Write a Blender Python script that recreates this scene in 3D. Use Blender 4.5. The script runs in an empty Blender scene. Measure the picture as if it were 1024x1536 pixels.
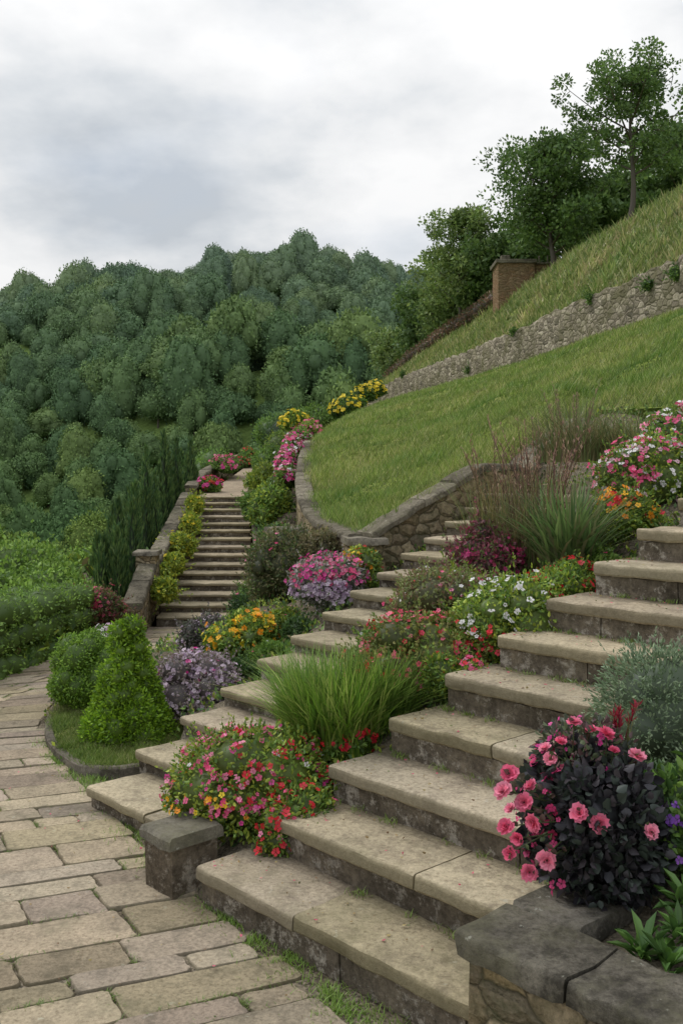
import bpy, math, random
import numpy as np
from mathutils import Vector, noise
R0=np.random.default_rng(5)
sc=bpy.context.scene
# ------------------------------------------------------------------ helpers
class MB:
    def __init__(s): s.V=[];s.L=[];s.T=[];s.C=[];s.M=[];s.n=0
    def add(s,V,F,C=(1,1,1),mat=0):
        V=np.asarray(V,float).reshape(-1,3);F=np.asarray(F,int)
        nf,k=F.shape
        s.V.append(V);s.L.append((F+s.n).ravel());s.T.append(np.full(nf,k))
        C=np.asarray(C,float)
        if C.ndim==1:C=np.tile(C,(nf,1))
        s.C.append(np.repeat(C,k,axis=0));s.M.append(np.full(nf,mat));s.n+=len(V)
    def build(s,name,mats,smooth=None,parent=None):
        V=np.concatenate(s.V);L=np.concatenate(s.L);T=np.concatenate(s.T);C=np.concatenate(s.C);M=np.concatenate(s.M)
        me=bpy.data.meshes.new(name)
        me.vertices.add(len(V));me.vertices.foreach_set('co',V.ravel().astype(np.float32))
        me.loops.add(len(L));me.loops.foreach_set('vertex_index',L.astype(np.int32))
        me.polygons.add(len(T));st=np.concatenate([[0],np.cumsum(T)[:-1]])
        me.polygons.foreach_set('loop_start',st.astype(np.int32))
        me.polygons.foreach_set('loop_total',T.astype(np.int32))
        me.polygons.foreach_set('material_index',M.astype(np.int32))
        a=me.color_attributes.new('Col','FLOAT_COLOR','CORNER')
        a.data.foreach_set('color',np.concatenate([C,np.ones((len(C),1))],1).ravel().astype(np.float32))
        for m in mats: me.materials.append(m)
        me.update(calc_edges=True);me.validate()
        if smooth is not None:
            me.polygons.foreach_set('use_smooth',np.ones(len(me.polygons),bool))
            if smooth<180: me.set_sharp_from_angle(angle=math.radians(smooth))
        ob=bpy.data.objects.new(name,me);sc.collection.objects.link(ob)
        if parent: ob.parent=parent
        return ob
def unit(v): return v/np.maximum(np.linalg.norm(v,axis=-1,keepdims=True),1e-9)
def sn(x,y,f,ph=0):
    return (np.sin(x*f*1.3+y*f*.7+ph)+np.sin(x*f*-.8+y*f*1.7+2.1+ph*2)+np.sin(x*f*2.3-y*f*1.1+4+ph)*.6+np.sin((x+y)*f*3.1+ph)*.4)/3
def resample(path,step):
    P=np.asarray(path,float);d=np.linalg.norm(np.diff(P,axis=0),axis=1);c=np.concatenate([[0],np.cumsum(d)])
    n=max(2,int(c[-1]/step)+1);t=np.linspace(0,c[-1],n)
    return np.stack([np.interp(t,c,P[:,i]) for i in range(3)],1)
def smoothpath(P,it=2):
    P=np.asarray(P,float)
    for _ in range(it):
        Q=[P[0]]
        for a,b in zip(P[:-1],P[1:]): Q+= [a*.75+b*.25,a*.25+b*.75]
        Q.append(P[-1]);P=np.array(Q)
    return P
def sweep(mb,path,prof,col=(1,1,1),mat=0,amp=0,nf=6,step=.1,caps=True,pcol=None):
    P=resample(path,step);pr=np.asarray(prof,float);n=len(P);m=len(pr)
    t=np.gradient(P,axis=0);t[:,2]=0;t=unit(t);lat=np.stack([-t[:,1],t[:,0],np.zeros(n)],1)
    V=P[:,None,:]+lat[:,None,:]*pr[None,:,0:1]
    V[:,:,2]+=pr[None,:,1]
    if amp>0:
        W=V.reshape(-1,3)
        for i in range(len(W)):
            q=noise.noise_vector(Vector(W[i]*nf));r=noise.noise_vector(Vector(W[i]*nf*4));W[i]+=amp*np.array(q)+amp*.5*np.array(r)
        V=W.reshape(n,m,3)
    F=[]
    for i in range(n-1):
        for j in range(m):
            k=(j+1)%m;F.append([i*m+j,(i+1)*m+j,(i+1)*m+k,i*m+k])
    C=col if pcol is None else np.tile(np.asarray(pcol)[:,None]*np.asarray(col)[None],(n-1,1))
    mb.add(V,F,C,mat)
    if caps:
        mb.add(V[0],[list(range(m))],col,mat);mb.add(V[-1],[list(range(m))[::-1]],col,mat)
def tube(mb,pts,rad,col,seg=6,mat=0):
    P=np.asarray(pts,float);n=len(P);t=unit(np.gradient(P,axis=0))
    ref=np.where(np.abs(t[:,2:3])>.9,np.array([[1,0,0]]),np.array([[0,0,1]]))
    u=unit(np.cross(t,ref));w=np.cross(t,u);a=np.linspace(0,2*np.pi,seg,endpoint=False)
    rad=np.asarray(rad,float)
    V=P[:,None]+(u[:,None]*np.cos(a)[None,:,None]+w[:,None]*np.sin(a)[None,:,None])*rad[:,None,None]
    F=[[i*seg+j,i*seg+(j+1)%seg,(i+1)*seg+(j+1)%seg,(i+1)*seg+j] for i in range(n-1) for j in range(seg)]
    mb.add(V,F,col,mat)
def grid(mb,S,col=(1,1,1),mat=0):
    a,b=S.shape[:2];i=np.arange(a*b).reshape(a,b)
    F=np.stack([i[:-1,:-1],i[1:,:-1],i[1:,1:],i[:-1,1:]],-1).reshape(-1,4)
    mb.add(S.reshape(-1,3),F,col,mat)
def inpoly(x,y,poly):
    r=np.zeros(x.shape,bool);n=len(poly)
    for i in range(n):
        x1,y1=poly[i][:2];x2,y2=poly[(i+1)%n][:2]
        c=((y1>y)!=(y2>y))&(x<(x2-x1)*(y-y1)/(y2-y1+1e-12)+x1);r^=c
    return r
# leaves ------------------------------------------------------------
GAIN=1.5
def leaf(mb,P,L,W,s,asp,col,fold=.12,simple=False,mat=0):
    n=len(P);s=np.broadcast_to(np.asarray(s,float),(n,))[:,None];N=np.cross(L,W);col=np.asarray(col)*GAIN
    if simple:
        V=np.stack([P,P+L*s*.5+W*s*asp*.5,P+L*s,P+L*s*.5-W*s*asp*.5],1)
        F=np.arange(n*4).reshape(n,4);mb.add(V,F,col,mat);return
    V=np.stack([P,P+L*s*.3+W*s*asp*.5+N*s*fold,P+L*s*.68+W*s*asp*.42+N*s*fold,P+L*s-N*s*.1,P+L*s*.68-W*s*asp*.42+N*s*fold,P+L*s*.3-W*s*asp*.5+N*s*fold],1)
    b=np.arange(n)[:,None]*6
    F=np.concatenate([b+np.array([[0,1,2,3]]),b+np.array([[0,3,4,5]])]);mb.add(V,F,np.concatenate([col,col]),mat)
def pick(cols,n,rs,var=.25):
    c=np.asarray(cols,float)[rs.integers(0,len(cols),n)]
    return c*(1+rs.uniform(-var,var,(n,1)))
def orient(N,rs,flat):
    n=len(N);r=unit(rs.normal(size=(n,3)));T=unit(np.cross(N,r))
    L=unit(T*flat+N*(1-flat)*1.2+rs.normal(size=(n,3))*.35+np.array([0,0,.15]))
    nn=unit(N+rs.normal(size=(n,3))*.45);W=unit(np.cross(L,nn));return L,W
def sphere_core(mb,c,r,col,rs,k=8):
    th=np.linspace(0,np.pi,k);ph=np.linspace(0,2*np.pi,k*2,endpoint=False)
    T,Pp=np.meshgrid(th,ph,indexing='ij');j=1+rs.uniform(-.08,.08,T.shape)
    V=np.stack([np.sin(T)*np.cos(Pp)*j,np.sin(T)*np.sin(Pp)*j,np.cos(T)*j],-1)*r+c
    m=k*2;F=[[i*m+q,(i+1)*m+q,(i+1)*m+(q+1)%m,i*m+(q+1)%m] for i in range(k-1) for q in range(m)]
    mb.add(V,F,col)
def lump_leaves(mb,cen,rad,nl,ls,cols,rs,flat=.7,core=.8,asp=.55,simple=False,tone=.28,shell=(.8,1.06),zcut=None,cf=.7,var=.25):
    cen=np.asarray(cen,float);rad=np.asarray(rad,float)
    if rad.ndim==1: rad=np.repeat(rad[:,None],3,1)
    K=len(cen);w=rad.mean(1)**2;w/=w.sum()
    idx=rs.choice(K,int(nl*1.6),p=w);d=unit(rs.normal(size=(len(idx),3)))
    P=cen[idx]+d*rad[idx]*rs.uniform(*shell,(len(idx),1))
    q=(P[:,None,:]-cen[None])/rad[None];D=np.linalg.norm(q,axis=2);D[np.arange(len(idx)),idx]=9
    ok=D.min(1)>.78
    if zcut is not None: ok&=P[:,2]>zcut
    P=P[ok][:nl];d=d[ok][:nl];idx=idx[ok][:nl];n=len(P)
    L,W=orient(d,rs,flat);tn=1+rs.uniform(-tone,tone,K)
    C=pick(cols,n,rs,var)*tn[idx][:,None]
    leaf(mb,P,L,W,ls*rs.uniform(.7,1.3,n),asp,C,simple=simple)
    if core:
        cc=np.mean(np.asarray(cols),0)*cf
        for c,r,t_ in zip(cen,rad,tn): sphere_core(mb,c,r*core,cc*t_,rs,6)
    return P,d
def ell_lumps(c,rad,K,rs,zmin=-.5,lo=.35,hi=.78):
    c=np.asarray(c,float);rad=np.asarray(rad,float)
    d=[]
    while len(d)<K:
        v=unit(rs.normal(size=3))
        if v[2]>zmin:d.append(v)
    d=np.array(d);rr=rs.uniform(lo,hi,(K,1));cen=c+d*rad*rr
    r=rad*np.clip(1.03-rr,.26,.6)*rs.uniform(.85,1.12,(K,1))
    return np.vstack([cen,c]),np.vstack([r,rad*.55])
def flowers(mb,P,N,r,cols,rs,pet=5,var=.18):
    n=len(P)
    if n==0:return
    N=unit(N+rs.normal(size=(n,3))*.35+np.array([0,-.15,.35]));ref=unit(rs.normal(size=(n,3)));U=unit(np.cross(N,ref));W=np.cross(N,U)
    C=pick(cols,n,rs,var);R=(r*rs.uniform(.6,1.2,n))[:,None]
    for k in range(pet):
        a=2*np.pi*k/pet+rs.uniform(-.15,.15,n)[:,None];D=U*np.cos(a)+W*np.sin(a);S=np.cross(N,D)
        c0=P+D*R*.08;e=rs.uniform(.05,.4,(n,1))
        V=np.stack([c0,c0+D*R*.6+S*R*.45+N*R*.18,c0+D*R*1.0+S*R*.25+N*R*e,c0+D*R*1.0-S*R*.25+N*R*e,c0+D*R*.6-S*R*.45+N*R*.18],1)
        F=np.arange(n*5).reshape(n,5);mb.add(V,F,C*rs.uniform(.8,1.1,(n,1)))
def rose(mb,c,r,N,col,rs):
    N=unit(np.asarray(N,float));U=unit(np.cross(N,[.3,.2,.9]));W=np.cross(N,U)
    for ring,(k,tilt,sz) in enumerate([(5,1.25,.55),(7,.95,.75),(9,.6,.95),(10,.2,1.05)]):
        for i in range(k):
            a=2*np.pi*(i+rs.uniform(-.3,.3))/k+ring;D=U*math.cos(a)+W*math.sin(a);S=np.cross(N,D)
            tl=tilt+rs.uniform(-.2,.2);X=D*math.cos(tl)+N*math.sin(tl);Z=-D*math.sin(tl)+N*math.cos(tl);q=r*sz*rs.uniform(.85,1.1)
            b=c+D*r*.05-N*r*.15
            V=[b,b+X*q*.55+S*q*.38+Z*q*.12,b+X*q*.95+S*q*.3+Z*q*rs.uniform(-.1,.25),b+X*q*rs.uniform(.8,1.0),b+X*q*.95-S*q*.3+Z*q*rs.uniform(-.1,.25),b+X*q*.55-S*q*.38+Z*q*.12]
            cc=np.array(col)*rs.uniform(.7,1.15)
            mb.add(V,[[0,1,2,3],[0,3,4,5]],cc)
def blades(mb,B,h,w,dirs,lean,C,seg=4):
    n=len(B);h=h[:,None];lean=lean[:,None];S=np.stack([-dirs[:,1],dirs[:,0],np.zeros(n)],1);C=C*1.4
    rows=[]
    for i in range(seg+1):
        t=i/seg;c=B+np.array([0,0,1])*h*(t-.35*lean*t*t)+dirs*lean*h*t**2
        ww=w*(1-t**2*.95)*.5
        rows+= [c-S*ww,c+S*ww]
    V=np.stack(rows,1);m=2*(seg+1);b=np.arange(n)[:,None]*m
    F=np.concatenate([b+np.array([[2*i,2*i+1,2*i+3,2*i+2]]) for i in range(seg)])
    mb.add(V,F,np.concatenate([C]*seg))
# ------------------------------------------------------------------ materials
def nt(name):
    m=bpy.data.materials.new(name);m.use_nodes=True;n=m.node_tree;n.nodes.clear();return m,n
def N(t,typ,**k):
    x=t.nodes.new(typ)
    for a,b in k.items(): setattr(x,a,b)
    return x
def ramp(t,fac,stops):
    r=N(t,'ShaderNodeValToRGB');e=r.color_ramp.elements
    while len(e)<len(stops): e.new(.5)
    for s,(p,c) in zip(e,stops): s.position=p;s.color=(*c,1) if len(c)==3 else c
    t.links.new(fac,r.inputs[0]);return r.outputs[0]
def mixc(t,f,a,b,mode='MIX'):
    m=N(t,'ShaderNodeMix',data_type='RGBA',blend_type=mode)
    for s,v in ((0,f),(6,a),(7,b)):
        if hasattr(v,'is_output'): t.links.new(v,m.inputs[s])
        else: m.inputs[s].default_value=v if s==0 else (*v,1)
    return m.outputs[2]
def noisef(t,co,sc_,det=4,rough=.6):
    n=N(t,'ShaderNodeTexNoise');n.inputs['Scale'].default_value=sc_;n.inputs['Detail'].default_value=det;n.inputs['Roughness'].default_value=rough
    t.links.new(co,n.inputs['Vector']);return n.outputs['Fac']
def finish(t,col,bumps=()):
    p=N(t,'ShaderNodeBsdfDiffuse');t.links.new(col,p.inputs['Color']);last=None
    for h,st,di in bumps:
        b=N(t,'ShaderNodeBump');b.inputs['Strength'].default_value=st;b.inputs['Distance'].default_value=di
        t.links.new(h,b.inputs['Height'])
        if last: t.links.new(last,b.inputs['Normal'])
        last=b.outputs[0]
    if last: t.links.new(last,p.inputs['Normal'])
    o=N(t,'ShaderNodeOutputMaterial');t.links.new(p.outputs[0],o.inputs[0]);return p
def foliage_mat(name,trans=.28):
    m,t=nt(name);a=N(t,'ShaderNodeAttribute',attribute_name='Col');c=a.outputs['Color']
    p=N(t,'ShaderNodeBsdfDiffuse');tr=N(t,'ShaderNodeBsdfTranslucent');mx=N(t,'ShaderNodeMixShader');mx.inputs[0].default_value=trans
    g=N(t,'ShaderNodeBsdfGlossy');g.inputs['Roughness'].default_value=.5;g.inputs['Color'].default_value=(.8,.85,.9,1);m2=N(t,'ShaderNodeMixShader');m2.inputs[0].default_value=.035
    o=N(t,'ShaderNodeOutputMaterial')
    t.links.new(c,p.inputs['Color']);t.links.new(c,tr.inputs['Color']);t.links.new(p.outputs[0],mx.inputs[1]);t.links.new(tr.outputs[0],mx.inputs[2]);t.links.new(mx.outputs[0],m2.inputs[1]);t.links.new(g.outputs[0],m2.inputs[2]);t.links.new(m2.outputs[0],o.inputs[0]);return m
FOL=foliage_mat('foliage')
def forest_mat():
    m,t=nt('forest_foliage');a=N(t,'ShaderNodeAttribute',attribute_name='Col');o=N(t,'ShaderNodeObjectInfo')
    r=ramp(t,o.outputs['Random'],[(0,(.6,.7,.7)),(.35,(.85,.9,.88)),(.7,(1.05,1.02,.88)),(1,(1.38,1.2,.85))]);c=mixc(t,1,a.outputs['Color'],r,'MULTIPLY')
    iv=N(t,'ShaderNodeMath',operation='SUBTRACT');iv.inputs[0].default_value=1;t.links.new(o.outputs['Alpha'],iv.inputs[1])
    c=mixc(t,iv.outputs[0],c,(.38,.45,.48))  # aerial haze painted into the leaf colour, stronger as object alpha drops
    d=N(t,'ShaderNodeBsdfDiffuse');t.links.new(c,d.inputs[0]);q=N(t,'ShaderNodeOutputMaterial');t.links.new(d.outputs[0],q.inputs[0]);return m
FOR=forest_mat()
def stone_mat(name,c1,c2,moss,mossamt=.5,bump=.5,dark=(.08,.07,.055),darkamt=.55,edge=None,spots=(.5,.48,.4)):
    m,t=nt(name);tc=N(t,'ShaderNodeTexCoord').outputs['Object']
    n1=noisef(t,tc,2.2,4,.65);n2=noisef(t,tc,55,5,.8);n3=noisef(t,tc,1.6,7,.78);n4=noisef(t,tc,7,7,.78);n6=noisef(t,tc,19,4,.6)
    c=ramp(t,n1,[(.3,c2),(.7,c1)])
    c=mixc(t,1,c,ramp(t,n2,[(.3,(.5,.47,.43)),(.48,(.95,.95,.95)),(.68,(1.3,1.28,1.25))]),'MULTIPLY')
    c=mixc(t,ramp(t,n4,[(darkamt-.06,(0,0,0)),(darkamt+.1,(.85,.85,.85))]),c,dark)
    c=mixc(t,ramp(t,n3,[(mossamt-.05,(0,0,0)),(mossamt+.14,(.75,.75,.75))]),c,moss)
    c=mixc(t,ramp(t,n6,[(.66,(0,0,0)),(.7,(.6,.6,.6))]),c,spots)
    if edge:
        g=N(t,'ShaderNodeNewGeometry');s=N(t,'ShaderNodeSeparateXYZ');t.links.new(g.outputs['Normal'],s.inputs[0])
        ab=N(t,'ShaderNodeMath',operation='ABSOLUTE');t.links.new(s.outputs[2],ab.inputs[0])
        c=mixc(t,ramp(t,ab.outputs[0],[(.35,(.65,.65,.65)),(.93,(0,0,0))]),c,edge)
    a=N(t,'ShaderNodeAttribute',attribute_name='Col');c=mixc(t,1,c,a.outputs['Color'],'MULTIPLY')
    finish(t,c,[(n2,bump,.008),(n4,bump*.8,.014)]);return m
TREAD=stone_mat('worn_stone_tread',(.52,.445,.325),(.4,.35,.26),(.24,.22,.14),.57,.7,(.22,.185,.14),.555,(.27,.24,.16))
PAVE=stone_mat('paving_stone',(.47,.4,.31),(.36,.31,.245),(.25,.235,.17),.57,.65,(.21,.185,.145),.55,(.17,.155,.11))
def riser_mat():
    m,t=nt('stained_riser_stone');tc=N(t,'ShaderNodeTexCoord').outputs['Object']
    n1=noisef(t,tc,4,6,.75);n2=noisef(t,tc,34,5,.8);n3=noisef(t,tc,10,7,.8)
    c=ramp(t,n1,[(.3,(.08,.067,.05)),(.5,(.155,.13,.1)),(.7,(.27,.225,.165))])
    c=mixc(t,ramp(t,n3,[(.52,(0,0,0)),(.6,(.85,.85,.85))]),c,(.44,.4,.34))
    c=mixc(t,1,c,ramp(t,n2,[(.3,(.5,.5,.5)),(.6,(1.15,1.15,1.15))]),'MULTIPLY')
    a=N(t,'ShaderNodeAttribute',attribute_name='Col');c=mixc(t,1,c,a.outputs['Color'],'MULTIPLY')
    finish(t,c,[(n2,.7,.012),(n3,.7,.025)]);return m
RISER=riser_mat()
COPE=stone_mat('weathered_coping_stone',(.29,.26,.21),(.15,.135,.11),(.15,.145,.09),.56,.8,(.07,.062,.052),.52)
COPED=stone_mat('dark_coping_stone',(.24,.22,.185),(.12,.11,.095),(.2,.19,.13),.53,1.0,(.05,.046,.04),.5,None,(.42,.42,.36))
def wall_mat(name,scale,cols,mortar,sq=1.0,mw=.06,stain=(.09,.095,.05)):
    m,t=nt(name);tc=N(t,'ShaderNodeTexCoord').outputs['Object']
    mp=N(t,'ShaderNodeMapping');mp.inputs['Scale'].default_value=(1,1,1.5*sq);t.links.new(tc,mp.inputs[0])
    nz=N(t,'ShaderNodeTexNoise');nz.inputs['Scale'].default_value=scale*1.5;nz.inputs['Detail'].default_value=3;t.links.new(mp.outputs[0],nz.inputs['Vector'])
    v=N(t,'ShaderNodeVectorMath',operation='MULTIPLY_ADD');v.inputs[1].default_value=(.45/scale,)*3
    t.links.new(nz.outputs['Color'],v.inputs[0]);t.links.new(mp.outputs[0],v.inputs[2])
    a=N(t,'ShaderNodeTexVoronoi');a.inputs['Scale'].default_value=scale;t.links.new(v.outputs[0],a.inputs['Vector'])
    b=N(t,'ShaderNodeTexVoronoi',feature='DISTANCE_TO_EDGE');b.inputs['Scale'].default_value=scale;t.links.new(v.outputs[0],b.inputs['Vector'])
    sx=N(t,'ShaderNodeSeparateColor');t.links.new(a.outputs['Color'],sx.inputs[0])
    c=ramp(t,sx.outputs[0],[(i/(len(cols)-1),q) for i,q in enumerate(cols)])
    n2=noisef(t,tc,scale*5,5,.8);n1=noisef(t,tc,scale*.3,6,.75)
    c=mixc(t,1,c,ramp(t,n2,[(.28,(.4,.4,.4)),(.6,(1.2,1.2,1.2))]),'MULTIPLY')
    e=ramp(t,b.outputs['Distance'],[(.0,(1,1,1)),(mw,(.0,.0,.0))]);c=mixc(t,e,c,mortar)
    c=mixc(t,ramp(t,n1,[(.45,(0,0,0)),(.62,(.75,.75,.75))]),c,stain)
    h=ramp(t,b.outputs['Distance'],[(0,(0,0,0)),(.22,(1,1,1))])
    finish(t,c,[(h,.9,.05/scale*3),(n2,.7,.04/scale*3)]);return m
WALLNEAR=wall_mat('rubble_sandstone',5.2,[(.44,.34,.2),(.28,.22,.145),(.5,.41,.27),(.35,.27,.18),(.22,.185,.14)],(.1,.08,.058))
WALLFAR=wall_mat('weathered_rubble_stone',4.2,[(.4,.35,.27),(.22,.19,.145),(.52,.46,.36),(.3,.26,.2),(.15,.135,.105)],(.11,.095,.07),1.15,.05,(.17,.16,.09))
def soil_mat():
    m,t=nt('soil_and_gravel');tc=N(t,'ShaderNodeTexCoord').outputs['Object']
    v=N(t,'ShaderNodeTexVoronoi');v.inputs['Scale'].default_value=85;t.links.new(tc,v.inputs['Vector'])
    n1=noisef(t,tc,3,5,.7)
    c=ramp(t,n1,[(.35,(.1,.085,.062)),(.55,(.18,.158,.12)),(.7,(.26,.23,.18))])
    s=N(t,'ShaderNodeSeparateColor');t.links.new(v.outputs['Color'],s.inputs[0])
    c=mixc(t,1,c,ramp(t,s.outputs[0],[(0,(.5,.5,.5)),(1,(1.6,1.55,1.5))]),'MULTIPLY')
    finish(t,c,[(v.outputs['Distance'],.5,-.008)]);return m
SOIL=soil_mat()
def grass_mat(name,a,b,c3,s=1):
    m,t=nt(name);tc=N(t,'ShaderNodeTexCoord').outputs['Object']
    mp=N(t,'ShaderNodeMapping');mp.inputs['Scale'].default_value=(1,1.0,2.6);t.links.new(tc,mp.inputs[0])
    n1=noisef(t,mp.outputs[0],.5*s,6,.7);n2=noisef(t,tc,14*s,5,.8);n3=noisef(t,mp.outputs[0],2.6*s,6,.75)
    c=ramp(t,n1,[(.35,a),(.6,b)]);c=mixc(t,ramp(t,n3,[(.46,(0,0,0)),(.62,(.85,.85,.85))]),c,c3)
    c=mixc(t,1,c,ramp(t,n2,[(.3,(.5,.53,.45)),(.65,(1.3,1.25,1.1))]),'MULTIPLY')
    finish(t,c,[(n2,.8,.08)]);return m
LAWN=grass_mat('lawn_grass',(.17,.245,.06),(.25,.32,.09),(.34,.36,.15))
HILLG=grass_mat('rough_hill_grass',(.19,.26,.075),(.28,.33,.11),(.37,.36,.17))
VAL=grass_mat('valley_grass',(.16,.24,.08),(.2,.3,.1),(.13,.2,.07),.1)
BARKC=(.12,.095,.07)
# ------------------------------------------------------------------ geometry frame for the stairs
A=np.array([.731,.682]);Bv=np.array([.682,-.731])
def SB(s,b,z=0): p=A*s+Bv*b;return np.array([p[0],p[1],z])
def sb(x,y): return x*A[0]+y*A[1],x*Bv[0]+y*Bv[1]
def stairs(mb,p0,p1,z,depth,th,drop,rs,ln=1.1,vis=.3):
    p0=np.array([*p0[:2],z]);p1=np.array([*p1[:2],z]);D=np.linalg.norm(p1-p0);d=(p1-p0)/D;x=0
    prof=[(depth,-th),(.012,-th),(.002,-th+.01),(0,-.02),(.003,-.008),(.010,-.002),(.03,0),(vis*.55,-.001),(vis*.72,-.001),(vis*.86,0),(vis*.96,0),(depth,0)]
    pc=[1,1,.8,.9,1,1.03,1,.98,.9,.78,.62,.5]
    while x<D-.05:
        l=min(ln*rs.uniform(.6,1.25),D-x)
        if D-x-l<.4:l=D-x
        g=rs.uniform(.8,1.08);tint=np.array([1,1-rs.uniform(0,.03),1-rs.uniform(0,.1)])*g
        off=np.array([0,0,rs.uniform(-.006,.006)])
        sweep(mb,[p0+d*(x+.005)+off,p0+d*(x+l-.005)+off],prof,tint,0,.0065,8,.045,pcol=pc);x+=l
    x=0;n3=np.array([-d[1],d[0],0])
    while x<D-.02:
        l=min(rs.uniform(.3,.75),D-x);q=n3*rs.uniform(-.006,.006);g=rs.uniform(.75,1.2)
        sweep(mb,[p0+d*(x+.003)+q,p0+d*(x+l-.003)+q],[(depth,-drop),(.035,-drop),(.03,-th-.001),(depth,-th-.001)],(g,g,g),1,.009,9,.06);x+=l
rs=np.random.default_rng(11)
mb=MB()
for n in range(1,14):
    s=2.17+.318*n;bl=-3.64+.077*n;br=-1.93 if n<=5 else 1.2
    stairs(mb,SB(s,bl-.03),SB(s,br),.17*n,.42,.065,.24,rs,.95)
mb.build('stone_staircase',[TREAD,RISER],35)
mb=MB()
for k in range(1,15):
    s=2.38+.358*k;bl=-4.93-.075*k
    stairs(mb,SB(s,bl),SB(s,-4.0),.115*k,.46,.055,.2,rs,.8,.34)
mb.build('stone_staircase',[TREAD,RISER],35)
mb=MB()
NS=15
for i in range(1,NS+1):
    f=(i-1)/(NS-1);y=13.5+5.5*f;z=-.3+1.52/NS*i
    stairs(mb,(-2.5-.27*f,y),(-1.17-.6*f,y),z,.5,.04,.2,rs,1.3,.4)
mb.build('stone_staircase',[TREAD,RISER],35)
# ------------------------------------------------------------------ path
Redge=smoothpath([(1.4,1.4,0),(.62,2.6,0),(-.02,3.45,0),(-.80,4.72,0),(-1.5,5.84,0),(-2.14,7.0,0),(-2.32,8.2,0),(-2.2,9.7,0),(-1.8,10.8,0),(-1.25,12.0,0),(-1.12,13.5,0)])
Ledge=smoothpath([(-2.0,-.5,0),(-3.4,2.0,0),(-4.2,4.0,0),(-4.4,6.0,0),(-3.9,7.4,0),(-3.1,8.7,0),(-3.0,9.9,0),(-2.95,11,0),(-2.8,12.3,0),(-2.55,13.5,0)])
def zpath(y): q=np.clip((y-8)/5,0,1);return -.3*q*q*(3-2*q)
rr=resample(Redge,.02);ll=resample(Ledge,.02);ll=ll[np.linspace(0,len(ll)-1,len(rr)).astype(int)]
mb=MB();rs=np.random.default_rng(3);joints=[]
i=0
def slab(mb,c,q):
    c=c.copy();c[:,2]=zpath(c[:,1])+rs.uniform(-.005,.005)+rs.uniform(-.003,.003,4)
    O=[]
    for a in range(4):
        p,q2=c[a],c[(a+1)%4];d=unit(q2-p);nr=np.array([-d[1],d[0],0])
        O+= [p+d*rs.uniform(.004,.022)+nr*.003]+[p*(1-f)+q2*f+nr*rs.uniform(-.001,.008) for f in (.2,.4,.6,.8)]+[q2-d*rs.uniform(.004,.022)+nr*.003]
    O=np.array(O);m=O.mean(0);k=len(O);dd=np.linalg.norm(m-O,axis=1,keepdims=True);ins=O+(m-O)*np.minimum(.006/dd,.3)
    V=np.vstack([O-[0,0,.06],O-[0,0,.006],ins,m]);F=[]
    for r in range(2):
        for a in range(k): b=(a+1)%k;F.append([r*k+a,r*k+b,(r+1)*k+b,(r+1)*k+a])
    mb.add(V,F,q);mb.add(V,[[2*k+a,2*k+(a+1)%k,3*k] for a in range(k)],q)
while i<len(rr)-12:
    j=min(i+int(rs.choice([7,8,9,11,12,14])),len(rr)-1)
    W=np.linalg.norm(rr[i]-ll[i]);x=-.02+rs.uniform(-.03,.05)
    while x<W-.05:
        l=rs.choice([rs.uniform(.18,.35),rs.uniform(.35,.75),rs.uniform(.35,.55)]);x2=min(x+l,W);g=.0055
        pt=lambda idx,xx:rr[idx]*(1-xx/W)+ll[idx]*(xx/W)
        c=[pt(i,x+g),pt(i,x2-g),pt(j,x2-g),pt(j,x+g)]
        dv=unit(rr[j]-rr[i]);c[0]=c[0]+dv*g;c[1]=c[1]+dv*g;c[2]=c[2]-dv*g;c[3]=c[3]-dv*g
        c=np.array(c)+rs.uniform(-.008,.008,(4,3))*[1,1,0]
        q=rs.uniform(.68,1.12);slab(mb,c,np.array([1,1-rs.uniform(0,.05),1-rs.uniform(0,.15)])*q);joints.append((c[0],c[1]));joints.append((c[1],c[2]));x=x2
    i=j
mb.build('stone_path',[PAVE])
# ------------------------------------------------------------------ lawn / hillside control lines
Lp=np.array([(.9,58,4.4),(.2,42,3.6),(-.35,28,2.85),(-.6,19,2.25),(-.57,15,1.86),(-.475,12.5,1.45),(-.22,10.3,1.25),(.16,8.8,1.22),(.7,9.1,1.52),(1.29,9.5,1.82),(1.75,10.1,1.9),(2.37,11,2.15),(2.85,11,2.47),(3.41,10,2.45),(4.2,8.5,2.5),(5.5,6.5,2.6)])
Up=np.array([(1.32,60,4.52),(2.87,49,4.86),(3.8,43,4.87),(4.7,37.5,4.87),(5.25,33.5,4.9),(5.76,30,4.92),(6.1,27.5,5),(6.47,25,5.04),(6.7,23.7,5.05),(6.9,22.5,5.06),(7.05,21.8,5.06),(7.17,21,5.07),(7.5,19,5.1),(8.2,16,5.15),(9,12,5.2),(9.8,8,5.2)])
Gp=np.array([(3.5,68,7.36),(4.3,60,7.7),(5.2,55,8.1),(6.0,51,8.45),(6.66,48,8.7),(7.6,43,9.2),(8.1,40.5,9.45),(8.56,38,9.65),(9.1,36.5,9.85),(9.7,35,10.1),(10.3,33.5,10.35),(10.9,32,10.56),(12,28.5,10.9),(14,24,11.5),(17,16,12),(19,8,12)])
def dens(P,n):
    t=np.linspace(0,len(P)-1,n);return np.stack([np.interp(t,np.arange(len(P)),P[:,i]) for i in range(3)],1)
def ruled(P,Q,n,m,bulge=0,amp=0,f=1):
    p=dens(P,n)[:,None];q=dens(Q,n)[:,None];t=np.linspace(0,1,m)[None,:,None]
    S=p*(1-t)+q*t;w=(np.sin(np.pi*t[...,0]));S[:,:,2]+=bulge*w
    S[:,:,2]+=amp*np.minimum(w*3,1)*(sn(S[:,:,0],S[:,:,1],f)+.4*sn(S[:,:,0],S[:,:,1],f*3.3,2));return S
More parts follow.
